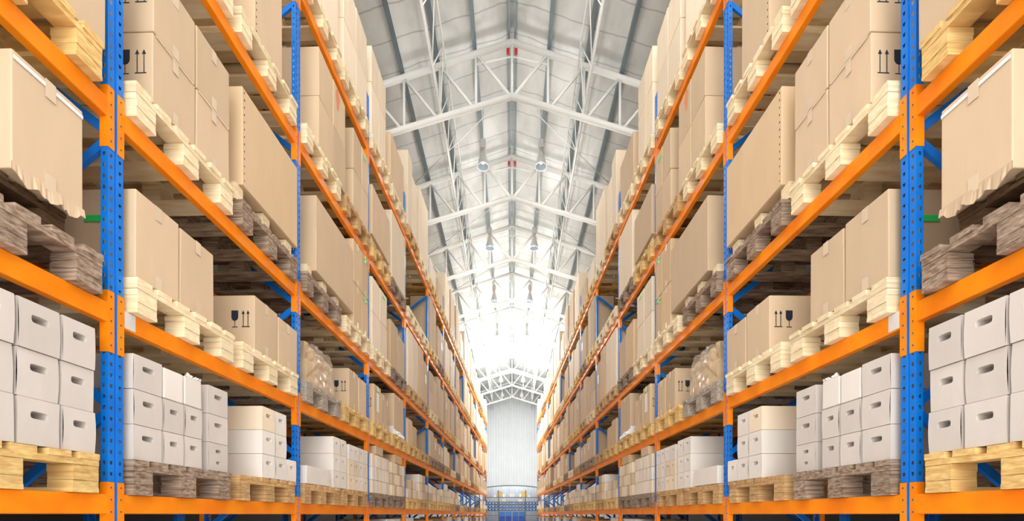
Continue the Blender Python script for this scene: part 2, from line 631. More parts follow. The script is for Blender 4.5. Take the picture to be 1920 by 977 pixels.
CONN = connector_mesh()
BLEN = BAY - 0.106


def beam_mesh():
    """box beam with a shallow step along its front face, front at x=0"""
    bm = bmesh.new()
    y0, y1 = -BLEN / 2, BLEN / 2
    prof = [(-.05, 0), (0, 0), (0, .072), (-.006, .078), (-.006, BEAM_H), (-.05, BEAM_H)]
    ra = [bm.verts.new((x, y0, z)) for x, z in prof]
    rb = [bm.verts.new((x, y1, z)) for x, z in prof]
    n = len(prof)
    for i in range(n):
        j = (i + 1) % n
        bm.faces.new([ra[i], rb[i], rb[j], ra[j]])
    bm.faces.new(ra)
    bm.faces.new(rb[::-1])
    return mesh('load_beam', bm, M['orange'])


def beam_mesh2():
    bm = bmesh.new()
    y0, y1 = -BLEN / 2, BLEN / 2
    ch = .004
    prof = [(-.05, 0), (-ch, 0), (0, ch), (0, BEAM_H - ch), (-ch, BEAM_H), (-.05, BEAM_H)]
    ra = [bm.verts.new((x, y0, z)) for x, z in prof]
    rb = [bm.verts.new((x, y1, z)) for x, z in prof]
    n = len(prof)
    for i in range(n):
        j = (i + 1) % n
        bm.faces.new([ra[i], rb[i], rb[j], ra[j]])
    bm.faces.new(ra)
    bm.faces.new(rb[::-1])
    return mesh('load_beam', bm, M['orange'])


BEAM = beam_mesh2()
RD = 1.02       # depth from front post to rear post


def brace_mesh(x0, z0, x1, z1, flip):
    bm = bmesh.new()
    y = 0.018 if flip else -0.018
    bar(bm, (x0, y, z0), (x1, y, z1), 0.026, 0.05, (0, 0, 1))
    return mesh('brace', bm, M['blue'])


BR = []
nodes = [-1.0, 0.62, 2.20, 3.80, 5.40]
for i in range(4):
    zc = (nodes[i] + nodes[i + 1]) / 2
    BR.append(brace_mesh(-.035, nodes[i] + .03, -RD + .03, zc - .02, False))
    BR.append(brace_mesh(-.035, nodes[i + 1] - .03, -RD + .03, zc + .02, False))
BR.append(brace_mesh(-.035, -1.35, -RD + .03, -1.35, False))
BR.append(brace_mesh(-.035, 6.2, -RD + .03, 6.2, False))
bmf = bmesh.new()
box(bmf, -.07, .02, -.07, .07, -EYE, -EYE + .01)
FOOT = mesh('foot_plate', bmf, M['blue'])


def build_rack(name, x_off, bays, rear_upto, label, rear=False):
    root = bpy.data.objects.new(name, None)
    COL.objects.link(root)
    root.location = pos(0, x_off, 0)
    root.rotation_euler = (0, 0, -PHI)
    tag(root, label, 'pallet rack', 'pallet racks')
    LEFT.append(root)
    first, last = bays
    for p in range(first, last + 2):
        y = S(p - 1)
        fr = bpy.data.objects.new('upright_frame', None)
        COL.objects.link(fr)
        fr.parent = root
        fr.location = (0, y, 0)
        fr['label'] = 'blue perforated upright frame'
        link('post', POST, fr)
        link('post', POST, fr, (-RD, 0, 0), PI)
        link('foot_plate', FOOT, fr)
        for q in BR:
            link('brace', q, fr)
    left = bmesh.new()
    for bay in range(first, last + 1):
        for lv, h in enumerate(LEV):
            yc = S(bay - 0.5)
            for back in (False, True):
                if back and bay > rear_upto:
                    x = -RD
                    box(left, x, x + .05, yc - BLEN / 2, yc + BLEN / 2, h, h + BEAM_H)
                    continue
                bmn = link('load_beam', BEAM, root, (0 if not back else -RD, yc, h), 0 if not back else PI)
                bmn['label'] = 'orange steel beam'
                if rear:
                    continue
                if not back or bay < 4:
                    a = link('connector', CONN, bmn, (0, -BLEN / 2, BEAM_H - .11 if False else 0.03))
                    c = link('connector', CONN, bmn, (0, BLEN / 2, 0.03))
                    c.scale = (1, -1, 1)
                if bay == 1 and lv == 1 and not back:
                    bm = bmesh.new()
                    box(bm, 0, .003, -.03, .045, -.048, .052)
                    for yy, zz in ((-.02, .03), (-.02, -.02), (.035, -.02)):
                        lathe(bm, [(.004, 0), (0.0001, .0)], 6)
                    pl = link('marker_plate', mesh('marker_plate', bm, M['steelplate']), bmn, (0.0005, -BLEN / 2 + .035, BEAM_H / 2))
                    pl['label'] = 'bare whitish plate on the beam end'
    if len(left.verts):
        o = link('far_rear_beams', mesh('far_rear_beams', left, M['orange']), root)
        o['kind'] = 'stuff'
        o['label'] = 'orange rear beams of the far bays'
    else:
        left.free()
    return root


build_rack('pallet_rack', 0.0, (0, 12), 6, 'tall blue and orange pallet rack lining the left side of the aisle')
build_rack('pallet_rack', -RD - 0.24, (0, 5), 5, 'second pallet rack standing behind the rack on the left side', rear=True)

# ------------------------------------------------------ what is on the rack
# bay 0 (cut off by the edge of the photograph)
put_pallet(0, 0, 'far', 'wood_yellow', b=.722)
h = deck_top(0)
cols = [(.55, .645), (.65, .745), (.75, .842), (.847, .932)]
for ci, (a, c) in enumerate(cols):
    z = h
    for r in range(3):
        hh = (.228, .232, .236)[r]
        put_carton(0, 0, 'far', a, c, z, z + hh, 'greyboard', .36, 'handle', (ci, 4), (r, 3), x=.02 - .008 * (r % 2))
        z += hh
put_pallet(0, 1, 'far', 'wood_grey', b=.722)
pb = put_pallet(0, 1, 'far', 'wood_old_shaded', b=.70, h=deck_top(1), x=0.0, second=True)
pb.scale = (0.92, 0.86, 0.72)
c = put_carton(0, 1, 'far', .735, .896, deck_top(1) + .158, 2.16, 'kraft', .60, 'plain',
               extra='large carton with ragged torn bottom')
# torn board hanging below the carton
bm = bmesh.new()
w = (.896 - .735) * BAY
n = 26
rng = random.Random(3)
top, bot, topb, botb = [], [], [], []
for i in range(n + 1):
    y = -w / 2 + w * i / n
    dz = (-.012 - .022 * abs(math.sin(i * .37)) - rng.uniform(0, .022)) * (1 if 2 < i < n - 2 else .4)
    top.append(bm.verts.new((0.004, y, 0.03)))
    bot.append(bm.verts.new((0.006 + rng.uniform(-.004, .006), y, dz)))
    topb.append(bm.verts.new((0.0, y, 0.03)))
    botb.append(bm.verts.new((0.001, y, dz)))
for i in range(n):
    bm.faces.new([top[i], top[i + 1], bot[i + 1], bot[i]])
    bm.faces.new([topb[i + 1], topb[i], botb[i], botb[i + 1]])
    bm.faces.new([bot[i], bot[i + 1], botb[i + 1], botb[i]])
    bm.faces.new([top[i + 1], top[i], topb[i], topb[i + 1]])
tf = link('torn_flap', mesh('torn_flap', bm, M['kraft']), c, (.30, 0, 0))
tf['label'] = 'ragged torn board edge'
flat('packing_tape', c, M['paper'], w * .96, .02, '+x', None).location = (.3025, 0, .52)
put_pallet(0, 2, 'far', 'wood_yellow', b=.722)
put_carton(0, 2, 'far', .50, .958, deck_top(2), 3.35, 'kraft', .8, col=(0, 1))

# bay 1
put_pallet(1, 0, 'near', 'wood_grey')
z = h
rows = [(.045, .148, 3, 'handle'), (.153, .236, 3, 'mix'), (.241, .320, 3, 'crumple'), (.358, .463, 3, 'handle2')]
for ci, (a, c_, n, kd) in enumerate(rows):
    z = deck_top(0)
    for r in range(n):
        hh = .216
        k2 = 'handle'
        ex = None
        st = 'greyboard'
        if kd in ('mix', 'crumple') and r == 2:
            k2 = 'plain'
            hh = .205
            st = 'white'
            ex = 'plain off-white box' if kd == 'mix' else 'crumpled open-topped white box'
        if kd == 'handle2' and r == 0:
            k2 = 'handle2'
        o = put_carton(1, 0, 'near', a, c_, z, z + hh, st, .36, k2, (ci, 4), (r, 3), extra=ex, x=.02 if ci != 3 else .01)
        if kd == 'crumple' and r == 2:
            # ragged raised flaps
            bm = bmesh.new()
            rg = random.Random(8)
            w = (c_ - a) * BAY - .012
            for y0_, x0_, dx in ((0, .176, 0),):
                n2 = 14
                up, dn = [], []
                for i in range(n2 + 1):
                    y = -w / 2 + w * i / n2
                    dn.append((bm.verts.new((.176, y, 0)), bm.verts.new((.172, y, 0))))
                    zz = .012 + rg.uniform(0, .022)
                    xx = .176 + rg.uniform(-.012, .012)
                    up.append((bm.verts.new((xx, y, zz)), bm.verts.new((xx - .004, y, zz))))
                for i in range(n2):
                    bm.faces.new([dn[i][0], dn[i + 1][0], up[i + 1][0], up[i][0]])
                    bm.faces.new([dn[i + 1][1], dn[i][1], up[i][1], up[i + 1][1]])
                    bm.faces.new([up[i][0], up[i + 1][0], up[i + 1][1], up[i][1]])
                    bm.faces.new([dn[i + 1][0], dn[i][0], dn[i][1], dn[i + 1][1]])
            f = link('torn_flap', mesh('torn_flap', bm, M['white']), o, (0, 0, hh - .005))
        z += hh
# boxes standing behind at the end of that pallet
for r in range(3):
    put_carton(1, 0, 'near', .385, .475, deck_top(0) + r * .216, deck_top(0) + (r + 1) * .216, 'kraft', .30, 'handle', (0, 1), (r, 3), x=-.40, extra='tan box behind the others')
put_pallet(1, 0, 'far', 'wood_tan')
for ci, (a, c_, n) in enumerate([(.672, .768, 3), (.772, .866, 3), (.875, .957, 1)]):
    for r in range(n):
        put_carton(1, 0, 'far', a, c_, deck_top(0) + r * .216, deck_top(0) + (r + 1) * .216,
                   'pale' if (ci == 0 and r == 2) else 'white', .44, 'handle', (ci, 3), (r, n))
for r in range(3):
    put_carton(1, 0, 'far', .88, .96, deck_top(0) + r * .216, deck_top(0) + (r + 1) * .216, 'white', .32, 'handle', (0, 1), (r, 3), x=-.46, extra='white box behind the others')
put_pallet(1, 1, 'near', 'wood_new')
o = put_carton(1, 1, 'near', .047, .211, deck_top(1), 1.985, 'kraft', .55, col=(0, 2))
g = flat('green_label', o, M['green'], .125, .038, '-y', None)
g.location = (.02, -.164 * BAY / 2 - .001, .36)
g['label'] = 'green label on the end face'
put_carton(1, 1, 'near', .215, .373, deck_top(1), 1.975, 'kraft', .55, col=(1, 2))
put_pallet(1, 1, 'far', 'wood_new')
put_carton(1, 1, 'far', .612, .790, deck_top(1), 1.92, 'kraft', .46, col=(0, 2), sym=.15, extra='carton with glass-and-arrows print')
put_carton(1, 1, 'far', .795, .965, deck_top(1), 1.90, 'kraft', .46, col=(1, 2))
put_pallet(1, 2, 'near', 'wood_new')
for ci, (a, c_) in enumerate(((.108, .282), (.287, .460))):
    for r in range(2):
        z = deck_top(2) + r * .455
        o = put_carton(1, 2, 'near', a, c_, z, z + .455, 'kraft', .60, col=(ci, 2), row=(r, 2), sym=.16 if ci == 0 else False,
                       extra='carton with glass-and-arrows print' if ci == 0 else None)
        if r == 0:
            flat('strap', o, M['tape'], .33, .014, '+x', None).location = (.304, 0, .445)
put_pallet(1, 2, 'far', 'wood_grey')


def planks(bay, lev, half, b0, b1, m_='wood_new'):
    """stack of loose boards between pallet and load"""
    bm = bmesh.new()
    w = (b1 - b0) * BAY
    for i in range(3):
        y = -w / 2 + i * (w - .10) / 2
        for k in range(3):
            o_ = R.uniform(-.006, .006)
            box(bm, -.5, .5 + o_, y + o_, y + .10 + o_, k * .047, k * .047 + .045)
    # top sheet that carries the load
    o = None
    root = bpy.data.objects.new('bearer_pallet', None)
    COL.objects.link(root)
    bm.free()
    for i in range(3):
        bm = bmesh.new()
        for k in range(3):
            o_ = R.uniform(-.005, .005)
            box(bm, -.5, .5 + o_, -.055 + o_, .055 + o_, k * .0455, k * .0455 + .046)
        link('bearer', mesh('bearer', bm, M[m_]), root, (0, -w / 2 + .06 + i * (w - .12) / 2, 0))
    s = S(bay - 1 + (b0 + b1) / 2)
    root.location = pos(s, .0 - .5, deck_top(lev) + .001)
    root.rotation_euler = (0, 0, -PHI)
    tag(root, f"three stacked board bearers under the long carton, {half} pallet, " + where(bay, lev), 'bearers', 'board bearers under long cartons')
    LEFT.append(root)


planks(1, 2, 'far', .51, .94)
o = put_carton(1, 2, 'far', .538, .967, 2.765, 3.60, 'tan', .30, extra='long stitched carton', tape=False)
bm = bmesh.new()
for k in range(13):
    box(bm, 0, .002, -.004, .004, .03 + k * .062, .042 + k * .062)
st = link('stitching', mesh('stitching', bm, M['ink']), o, (.151, -.43, .01))
st['kind'] = 'stuff'
# level 3
put_pallet(1, 3, 'near', 'wood_new')
put_carton(1, 3, 'near', .06, .40, deck_top(3), 4.95, 'kraft', .6)
put_pallet(1, 3, 'far', 'wood_new')
o = put_carton(1, 3, 'far', .615, .83, deck_top(3), 5.2, 'kraft', .55, extra='tall stitched carton', tape=False)
bm = bmesh.new()
for k in range(15):
    box(bm, 0, .002, -.004, .004, .03 + k * .062, .042 + k * .062)
st = link('stitching', mesh('stitching', bm, M['ink']), o, (.276, -.20, .01))
st['kind'] = 'stuff'

# bay 2
put_pallet(2, 0, 'near', 'wood_tan')
put_carton(2, 0, 'near', .06, .34, deck_top(0), deck_top(0) + .20, 'white', .40, 'plain', (0, 3), (0, 1), tape=False)
for ci, (a, c_) in enumerate(((.385, .475), (.480, .57))):
    for r in range(3):
        put_carton(2, 0, 'near', a, c_, deck_top(0) + r * .212, deck_top(0) + (r + 1) * .212, 'white', .5, 'handle', (ci + 1, 3), (r, 3))
put_pallet(2, 0, 'far', 'wood_tan')
for ci in range(4):
    for r in range(3):
        a = .615 + ci * .086
        put_carton(2, 0, 'far', a, a + .082, deck_top(0) + r * .205, deck_top(0) + (r + 1) * .205, 'white' if (r == 2 or ci == 2) else 'pale', .36, 'handle', (ci, 4), (r, 3))
put_pallet(2, 1, 'near', 'wood_chip')
# crumpled carton in torn film
bm = bmesh.new()
cw, cd, chh = .62, .55, .46
nx = 9
rg = random.Random(21)


def crumple(bm, x0, x1, y0, y1, z0, z1, n, amp):
    vs = {}

    def V(i, j, k):
        key = (i, j, k)
        if key not in vs:
            x, y, z = x0 + (x1 - x0) * i / n, y0 + (y1 - y0) * j / n, z0 + (z1 - z0) * k / n
            t = k / n
            a = amp * (0.3 + t)
            z -= (0.10 * (z1 - z0)) * t * (j / n) ** 2
            vs[key] = bm.verts.new((x + rg.uniform(-a, a) - .03 * t, y + rg.uniform(-a, a), z + (rg.uniform(-a, a) if 0 < k else 0)))
        return vs[key]
    for a in range(n):
        for c in range(n):
            bm.faces.new([V(0, a, c), V(0, a, c + 1), V(0, a + 1, c + 1), V(0, a + 1, c)])
            bm.faces.new([V(n, a, c), V(n, a + 1, c), V(n, a + 1, c + 1), V(n, a, c + 1)])
            bm.faces.new([V(a, 0, c), V(a + 1, 0, c), V(a + 1, 0, c + 1), V(a, 0, c + 1)])
            bm.faces.new([V(a, n, c), V(a, n, c + 1), V(a + 1, n, c + 1), V(a + 1, n, c)])
            bm.faces.new([V(a, c, 0), V(a, c + 1, 0), V(a + 1, c + 1, 0), V(a + 1, c, 0)])
            bm.faces.new([V(a, c, n), V(a + 1, c, n), V(a + 1, c + 1, n), V(a, c + 1, n)])


crumple(bm, -cd / 2, cd / 2, -cw / 2, cw / 2, 0, chh, 8, .016)
cc = link('crushed_carton', mesh('crushed_carton', bm, M['tan']), None, pos(S(1.24), .0 - cd / 2, deck_top(1) + .001), -PHI)
tag(cc, 'crushed sagging carton wrapped in torn clear film, on grey chip-block pallet of left rack', 'box')
LEFT.append(cc)
bm = bmesh.new()
rg = random.Random(4)
crumple(bm, -cd / 2 - .005, cd / 2 + .022, -cw / 2 + .16, cw / 2 + .03, .02, chh + .035, 9, .02)
link('wrapping_film', mesh('wrapping_film', bm, M['film']), cc)
link('printed_symbols', symbol_mesh(.15), cc, (cd * .12, -cw / 2 - .018, .2))
put_pallet(2, 1, 'far', 'wood_yellow')
put_carton(2, 1, 'far', .615, .775, deck_top(1), 1.975, 'kraft', .45, col=(0, 2), sym=.15, extra='carton with glass-and-arrows print')
put_carton(2, 1, 'far', .78, .93, deck_top(1), 1.955, 'kraft', .45, col=(1, 2))
put_pallet(2, 2, 'near', 'wood_grey')
planks(2, 2, 'near', .09, .50)
put_carton(2, 2, 'near', .168, .680, 2.765, 3.63, 'kraft', .30, extra='very long plain carton', tape=False)
put_pallet(2, 2, 'far', 'wood_new', b=.76)
for ci, (a, c_) in enumerate(((.69, .835), (.84, .965))):
    for r in range(2):
        o = put_carton(2, 2, 'far', a, c_, deck_top(2) + r * .60, deck_top(2) + (r + 1) * .60, 'tan', .5, col=(ci, 2), row=(r, 2))
        if ci == 1:
            g = flat('green_label', o, M['green'], .16, .035, '+x', None)
            g.location = (.254, 0.02, .55)
            g['label'] = 'green label'
put_pallet(2, 3, 'near', 'wood_new')
for ci, (a, c_) in enumerate(((.195, .375), (.38, .56))):
    for r in range(2):
        o = put_carton(2, 3, 'near', a, c_, deck_top(3) + r * .60, deck_top(3) + (r + 1) * .60 - (.03 if r else 0), 'kraft', .55, col=(ci, 2), row=(r, 2), detail=False)
        if ci == 1 and r == 1:
            bm = bmesh.new()
            pts = [bm.verts.new((.001, .055 * math.cos(t) * (1 + .3 * math.sin(3 * t)), .13 * math.sin(t))) for t in [2 * PI * k / 18 for k in range(18)]]
            bm.faces.new(pts)
            g = link('red_print', mesh('red_print', bm, M['redprint']), o, (.277, -.06, .42))
            g['label'] = 'faded red printed patch'
put_pallet(2, 3, 'far', 'wood_tan', b=.76)
for ci, (a, c_) in enumerate(((.69, .835), (.84, .965))):
    for r in range(2):
        o = put_carton(2, 3, 'far', a, c_, deck_top(3) + r * .57, deck_top(3) + (r + 1) * .57, 'kraft', .5, col=(ci, 2), row=(r, 2), detail=False)
        if ci == 1 and r == 1:
            flat('green_label', o, M['green'], .12, .04, '+x', None).location = (.253, -.03, .45)
put_pallet(2, 4, 'near', 'wood_new')
for ci, (a, c_) in enumerate(((.06, .25), (.255, .45))):
    for r in range(2):
        put_carton(2, 4, 'near', a, c_, deck_top(4) + r * .68, deck_top(4) + (r + 1) * .68, 'pale', .5, col=(ci, 2), row=(r, 2), detail=False)
put_pallet(2, 4, 'far', 'wood_new')
for ci, (a, c_) in enumerate(((.53, .73), (.735, .94))):
    for r in range(2):
        put_carton(2, 4, 'far', a, c_, deck_top(4) + r * .62, deck_top(4) + (r + 1) * .62, 'pale', .5, col=(ci, 2), row=(r, 2), detail=False)

# bay 3
put_pallet(3, 0, 'near', 'wood_grey')
for ci in range(5):
    for r in range(3):
        a = .05 + ci * .082
        put_carton(3, 0, 'near', a, a + .078, deck_top(0) + r * .205, deck_top(0) + (r + 1) * .205, ['pale', 'white'][(ci + r) % 2], .34, 'plain', (ci, 5), (r, 3), detail=False)
put_carton(3, 0, 'near', .13, .30, deck_top(0) + .62, deck_top(0) + .76, 'kraft', .3, 'plain', extra='tan box on top of the small ones', tape=False)
put_pallet(3, 0, 'far', 'wood_grey')
for ci in range(5):
    for r in range(3):
        a = .53 + ci * .082
        put_carton(3, 0, 'far', a, a + .078, deck_top(0) + r * .20, deck_top(0) + (r + 1) * .20, ['pale', 'kraft', 'pale'][(ci + r) % 3], .34, 'plain', (ci, 5), (r, 3), detail=False)
put_carton(3, 0, 'far', .62, .85, deck_top(0) + .605, deck_top(0) + .76, 'tan', .3, 'plain', extra='tan box on top of the small ones', tape=False)
put_pallet(3, 1, 'near', 'wood_yellow')
o = put_carton(3, 1, 'near', .09, .25, deck_top(1), 2.06, 'tan', .48, col=(0, 3), sym=.15, extra='carton with glass-and-arrows print')
flat('paper_label', o, M['paper'], .12, .3, '+x', None).location = (.243, 0, .35)
flat('green_label', o, M['green'], .16, .04, '+x', None).location = (.243, 0, .55)
put_carton(3, 1, 'near', .255, .35, deck_top(1), 2.0, 'kraft', .48, col=(1, 3))
put_carton(3, 1, 'near', .355, .45, deck_top(1), 1.95, 'kraft', .48, col=(2, 3))
put_pallet(3, 1, 'far', 'wood_yellow')
o = put_carton(3, 1, 'far', .60, .90, deck_top(1), 2.20, 'kraft', .45, extra='carton in white film')
bm = bmesh.new()
rg = random.Random(14)
crumple(bm, -.23, .245, -.325, .325, .012, .16, 6, .008)
crp = link('wrapping_film', mesh('wrapping_film', bm, M['cream']), o)
crp['label'] = 'white film round the base'
put_pallet(3, 2, 'near', 'wood_new')
for ci, (a, c_) in enumerate(((.05, .22), (.225, .40))):
    for r in range(2):
        o = put_carton(3, 2, 'near', a, c_, deck_top(2) + r * .54, deck_top(2) + (r + 1) * .54, 'pale', .5, col=(ci, 2), row=(r, 2), detail=False)
        if ci and r:
            flat('green_label', o, M['green'], .14, .04, '+x', None).location = (.253, 0, .45)
put_pallet(3, 2, 'far', 'wood_grey')
put_carton(3, 2, 'far', .50, .72, deck_top(2), 3.45, 'tan', .5, col=(0, 2), detail=False)
put_carton(3, 2, 'far', .725, .93, deck_top(2), 3.35, 'kraft', .5, col=(1, 2), detail=False)
put_pallet(3, 3, 'near', 'wood_yellow')
planks(3, 3, 'near', .07, .46)
put_carton(3, 3, 'near', .05, .47, deck_top(3) + .142, 5.12, 'kraft', .5, detail=False)
put_pallet(3, 3, 'far', 'wood_grey')
put_carton(3, 3, 'far', .53, .94, deck_top(3), 5.42, 'pale', .5, detail=False)
put_pallet(3, 4, 'near', 'wood_new')
for ci, (a, c_) in enumerate(((.032, .195), (.20, .37))):
    for r in range(2):
        put_carton(3, 4, 'near', a, c_, deck_top(4) + r * .80, deck_top(4) + (.80 if r == 0 else 1.36), 'pale', .5, col=(ci, 2), row=(r, 2), detail=False)
put_pallet(3, 4, 'far', 'wood_new')
put_carton(3, 4, 'far', .50, .90, deck_top(4), 6.75, 'kraft', .5, detail=False)

# bays 4..12: other goods of the same sorts
RB = random.Random(77)
woods = ['wood_new', 'wood_yellow', 'wood_tan', 'wood_grey', 'wood_yellow', 'wood_new', 'wood_tan']
for bay in range(4, NBAY):
    for lev in range(5):
        for half, c0 in (('near', .05), ('far', .52)):
            w_ = RB.choice(woods if lev else ['wood_tan', 'wood_yellow', 'wood_grey'])
            put_pallet(bay, lev, half, w_, parts=False)
            top = deck_top(lev)
            if lev == 0:
                if bay in (8, 9, 10) or (bay == 7 and half == 'far'):
                    continue
                n = RB.choice((3, 4, 5)) if bay < 6 else RB.choice((2, 3))
                rows_ = RB.choice((2, 3)) if bay < 7 else 2
                w = .42 / n
                hh = RB.choice((.19, .205, .22))
                for ci in range(n):
                    rr = rows_ - (1 if RB.random() < .2 else 0)
                    for r in range(rr):
                        put_carton(bay, 0, half, c0 + ci * w, c0 + (ci + 1) * w - .004, top + r * hh, top + (r + 1) * hh,
                                   RB.choice(('pale', 'kraft', 'white', 'pale')), .34, 'plain', (ci, n), (r, rr), detail=False)
            else:
                mx_ = {1: .80, 2: 1.20, 3: 1.28, 4: 1.40}[lev]
                t = RB.random()
                if t < .08 and lev < 4:
                    continue
                hh = mx_ * RB.uniform(.62, .98)
                if lev == 4:
                    hh = RB.choice((.55, .8, 1.05, 1.3)) if bay != 4 else 1.5
                n = 1 if t < .35 else 2
                st = RB.choice(('kraft', 'tan', 'pale', 'kraft')) if lev < 3 else RB.choice(('pale', 'pale', 'kraft'))
                w = RB.choice((.40, .42, .36)) / n
                for ci in range(n):
                    h2 = hh * (RB.uniform(.82, 1.0) if ci else 1)
                    two = hh > .9 and n == 2 and RB.random() < .25 and bay < 8
                    for r in range(2 if two else 1):
                        o = put_carton(bay, lev, half, c0 + ci * w, c0 + (ci + 1) * w - .006, top + (r * h2 / 2 if two else 0),
                                       top + ((r + 1) * h2 / 2 if two else h2), st, .5, 'plain', (ci, n), (r, 2 if two else 1), detail=False)
                        if RB.random() < .3 and not two:
                            g = flat('paper_label', o, M['paper'], .13, .2, '+x', None)
                            g.location = (.2535, 0, h2 * .6)
# big printed carton high up in bay 4
# floor level goods, seen just under the lowest beams
for bay in range(2, NBAY):
    for half, bb in (('near', .26), ('far', .74)):
        if RB.random() < .25:
            continue
        hgt = EYE + RB.uniform(-.14, -.06)
        w, d = .85, .9
        bm = bmesh.new()
        box(bm, -d / 2, d / 2, -w / 2, w / 2, PAL_H, hgt, .01)
        bmesh.ops.recalc_face_normals(bm, faces=bm.faces)
        bmesh.ops.bevel(bm, geom=[e for e in bm.edges], offset=.012, segments=2, affect='EDGES', profile=.5)
        o = link('bulk_crate', mesh('bulk_crate', bm, M[RB.choice(('cream', 'kraft', 'tan'))]), None, pos(S(bay - 1 + bb), -.52, -EYE), -PHI)
        tag(o, f'tall bulk carton on the floor, {half} half of the {ORD[bay]} bay, under left rack', 'box', 'bulk cartons on the floor')
        for y in (-.3, 0, .3):
            bm = bmesh.new()
            box(bm, -d / 2, d / 2, -.07, .07, 0.0, PAL_H - .003)
            link('skid', mesh('skid', bm, M['wood_tan']), o, (0, y, 0))
        LEFT.append(o)

# rear row: pallets and loads behind the front row, mostly in wood darkened for shade
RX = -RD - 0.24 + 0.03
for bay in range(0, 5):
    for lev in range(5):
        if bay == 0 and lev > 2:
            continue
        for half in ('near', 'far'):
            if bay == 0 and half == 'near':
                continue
            put_pallet(bay, lev, half, RB.choice(('wood_old_shaded', 'wood_old_shaded', 'wood_tan', 'wood_grey')), parts=False, x=RX, rear=True)
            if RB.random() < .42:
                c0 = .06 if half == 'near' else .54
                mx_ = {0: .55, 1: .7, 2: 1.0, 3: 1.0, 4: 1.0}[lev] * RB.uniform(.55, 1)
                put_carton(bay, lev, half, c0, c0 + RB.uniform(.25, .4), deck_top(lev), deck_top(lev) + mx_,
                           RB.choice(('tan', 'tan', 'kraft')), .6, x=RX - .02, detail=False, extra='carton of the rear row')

# ----------------------------------------------- past 300 of a kind: one mass
def merge_mass(objs, name, label, cat, side):
    bm = bmesh.new()
    mats = []
    for o in objs:
        me = o.data
        n0 = len(bm.verts)
        nf = len(bm.faces)
        tmp = me.copy()
        tmp.transform(Matrix.LocRotScale(o.location, o.rotation_euler, o.scale))
        bm.from_mesh(tmp)
        bpy.data.meshes.remove(tmp)
        bm.faces.ensure_lookup_table()
        mm_ = me.materials[0]
        if mm_ not in mats:
            mats.append(mm_)
        k = mats.index(mm_)
        for i in range(nf, len(bm.faces)):
            bm.faces[i].material_index = k
    me = bpy.data.meshes.new(name)
    bm.to_mesh(me)
    # the same on the right side
    bm2 = bmesh.new()
    bm2.from_mesh(me)
    bmesh.ops.scale(bm2, vec=(-1, 1, 1), verts=bm2.verts)
    bmesh.ops.reverse_faces(bm2, faces=bm2.faces)
    t = bpy.data.meshes.new('t')
    bm2.to_mesh(t)
    bm.from_mesh(t)
    bm2.free()
    bm.to_mesh(me)
    bm.free()
    for m_ in mats:
        me.materials.append(m_)
    o = link(name, me)
    tag(o, label, cat, None, 'stuff')
    return o


def drop(objs):
    for o in objs:
        LEFT.remove(o)
        for ch in list(o.children):
            bpy.data.objects.remove(ch)
        bpy.data.objects.remove(o)


def view_rank(o, s):
    rear = (D * CP) + 0 < 0
    d = -o.location.x * CP + o.location.y * SP - D      # depth behind the rack front
    hidden = 4.0 if d > 1.2 else 1.0
    return s * hidden


ranked = sorted([(view_rank(o, s), i, o) for i, (s, o) in enumerate(PALS)])
over = [o for _, _, o in ranked[150:] if o.data is not None]
if over:
    merge_mass(over, 'far_pallets', 'remaining wooden pallets deep in both racks', 'pallets', None)
    drop(over)
ranked = sorted([(view_rank(o, s), i, o) for i, (nm, s, o) in enumerate(CART) if nm == 'cardboard_carton'])
over = [o for _, _, o in ranked[150:]]
if over:
    merge_mass(over, 'far_cartons', 'remaining cartons at the far end of both racks', 'boxes', None)
    drop(over)
print('PALLETS', len(PALS), 'CARTONS', len([1 for c in CART if c[0] == 'cardboard_carton']), 'HANDLE', len([1 for c in CART if c[0] == 'handle_carton']), 'STORAGE', len([1 for c in CART if c[0] == 'storage_box']))

# ------------------------------------------------------- mirrored right side
def copy_tree(o, parent=None):
    c = o.copy()
    COL.objects.link(c)
    c.parent = parent
    for ch in o.children:
        copy_tree(ch, c)
    return c


for o in list(LEFT):
    c = copy_tree(o)
    c.location.x = -o.location.x
    c.rotation_euler.z = -o.rotation_euler.z
    c.scale.x = -o.scale.x
    if 'label' in c:
        c['label'] = c['label'].replace('left', 'right')

# ----------------------------------------------------------------- the hall
ZA, ZB = 6.5, 36.0            # the roof shown runs from here to the end wall
HALF = 9.0


def roof_h(u):
    return RIDGE + 0.16 - PITCH * abs(u)


bm = bmesh.new()
NS = 60
segs = [(ZA, 21.9), (24.3, 26.6), (29.2, ZB)]
for za, zb in segs:
    n = max(2, int((zb - za) / .3))
    for sg in (-1, 1):
        for k in range(n):
            y0, y1 = za + (zb - za) * k / n, za + (zb - za) * (k + 1) / n
            v = [bm.verts.new((sg * u, y, EYE + roof_h(u))) for u, y in ((0, y0), (HALF, y0), (HALF, y1), (0, y1))]
            bm.faces.new(v)
for sg in (-1, 1):  # unseen roof sides added to shade the racks; strip over aisle left open
    for k in range(28):
        y0, y1 = -2 + .3036 * k, -2 + .3036 * (k + 1)
        v = [bm.verts.new((sg * u, y, EYE + roof_h(u))) for u, y in ((2.1, y0), (HALF, y0), (HALF, y1), (2.1, y1))]
        bm.faces.new(v)
bmesh.ops.remove_doubles(bm, verts=bm.verts, dist=1e-4)
structure(link('ceiling', mesh('ceiling', bm, M['foil'])))
bm = bmesh.new()
for za, zb in ((21.9, 24.3), (26.6, 29.2)):
    for sg in (-1, 1):
        v = [bm.verts.new((sg * u, y, EYE + roof_h(u))) for u, y in ((0, za), (HALF, za), (HALF, zb), (0, zb))]
        bm.faces.new(v)
structure(link('window_1', mesh('window_1', bm, M['skylight'])))['label'] = 'bright translucent roof sheets'
bm = bmesh.new()
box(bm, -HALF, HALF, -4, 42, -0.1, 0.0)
fl_ = mesh('floor', bm, [M['floor'], M['aisle']])
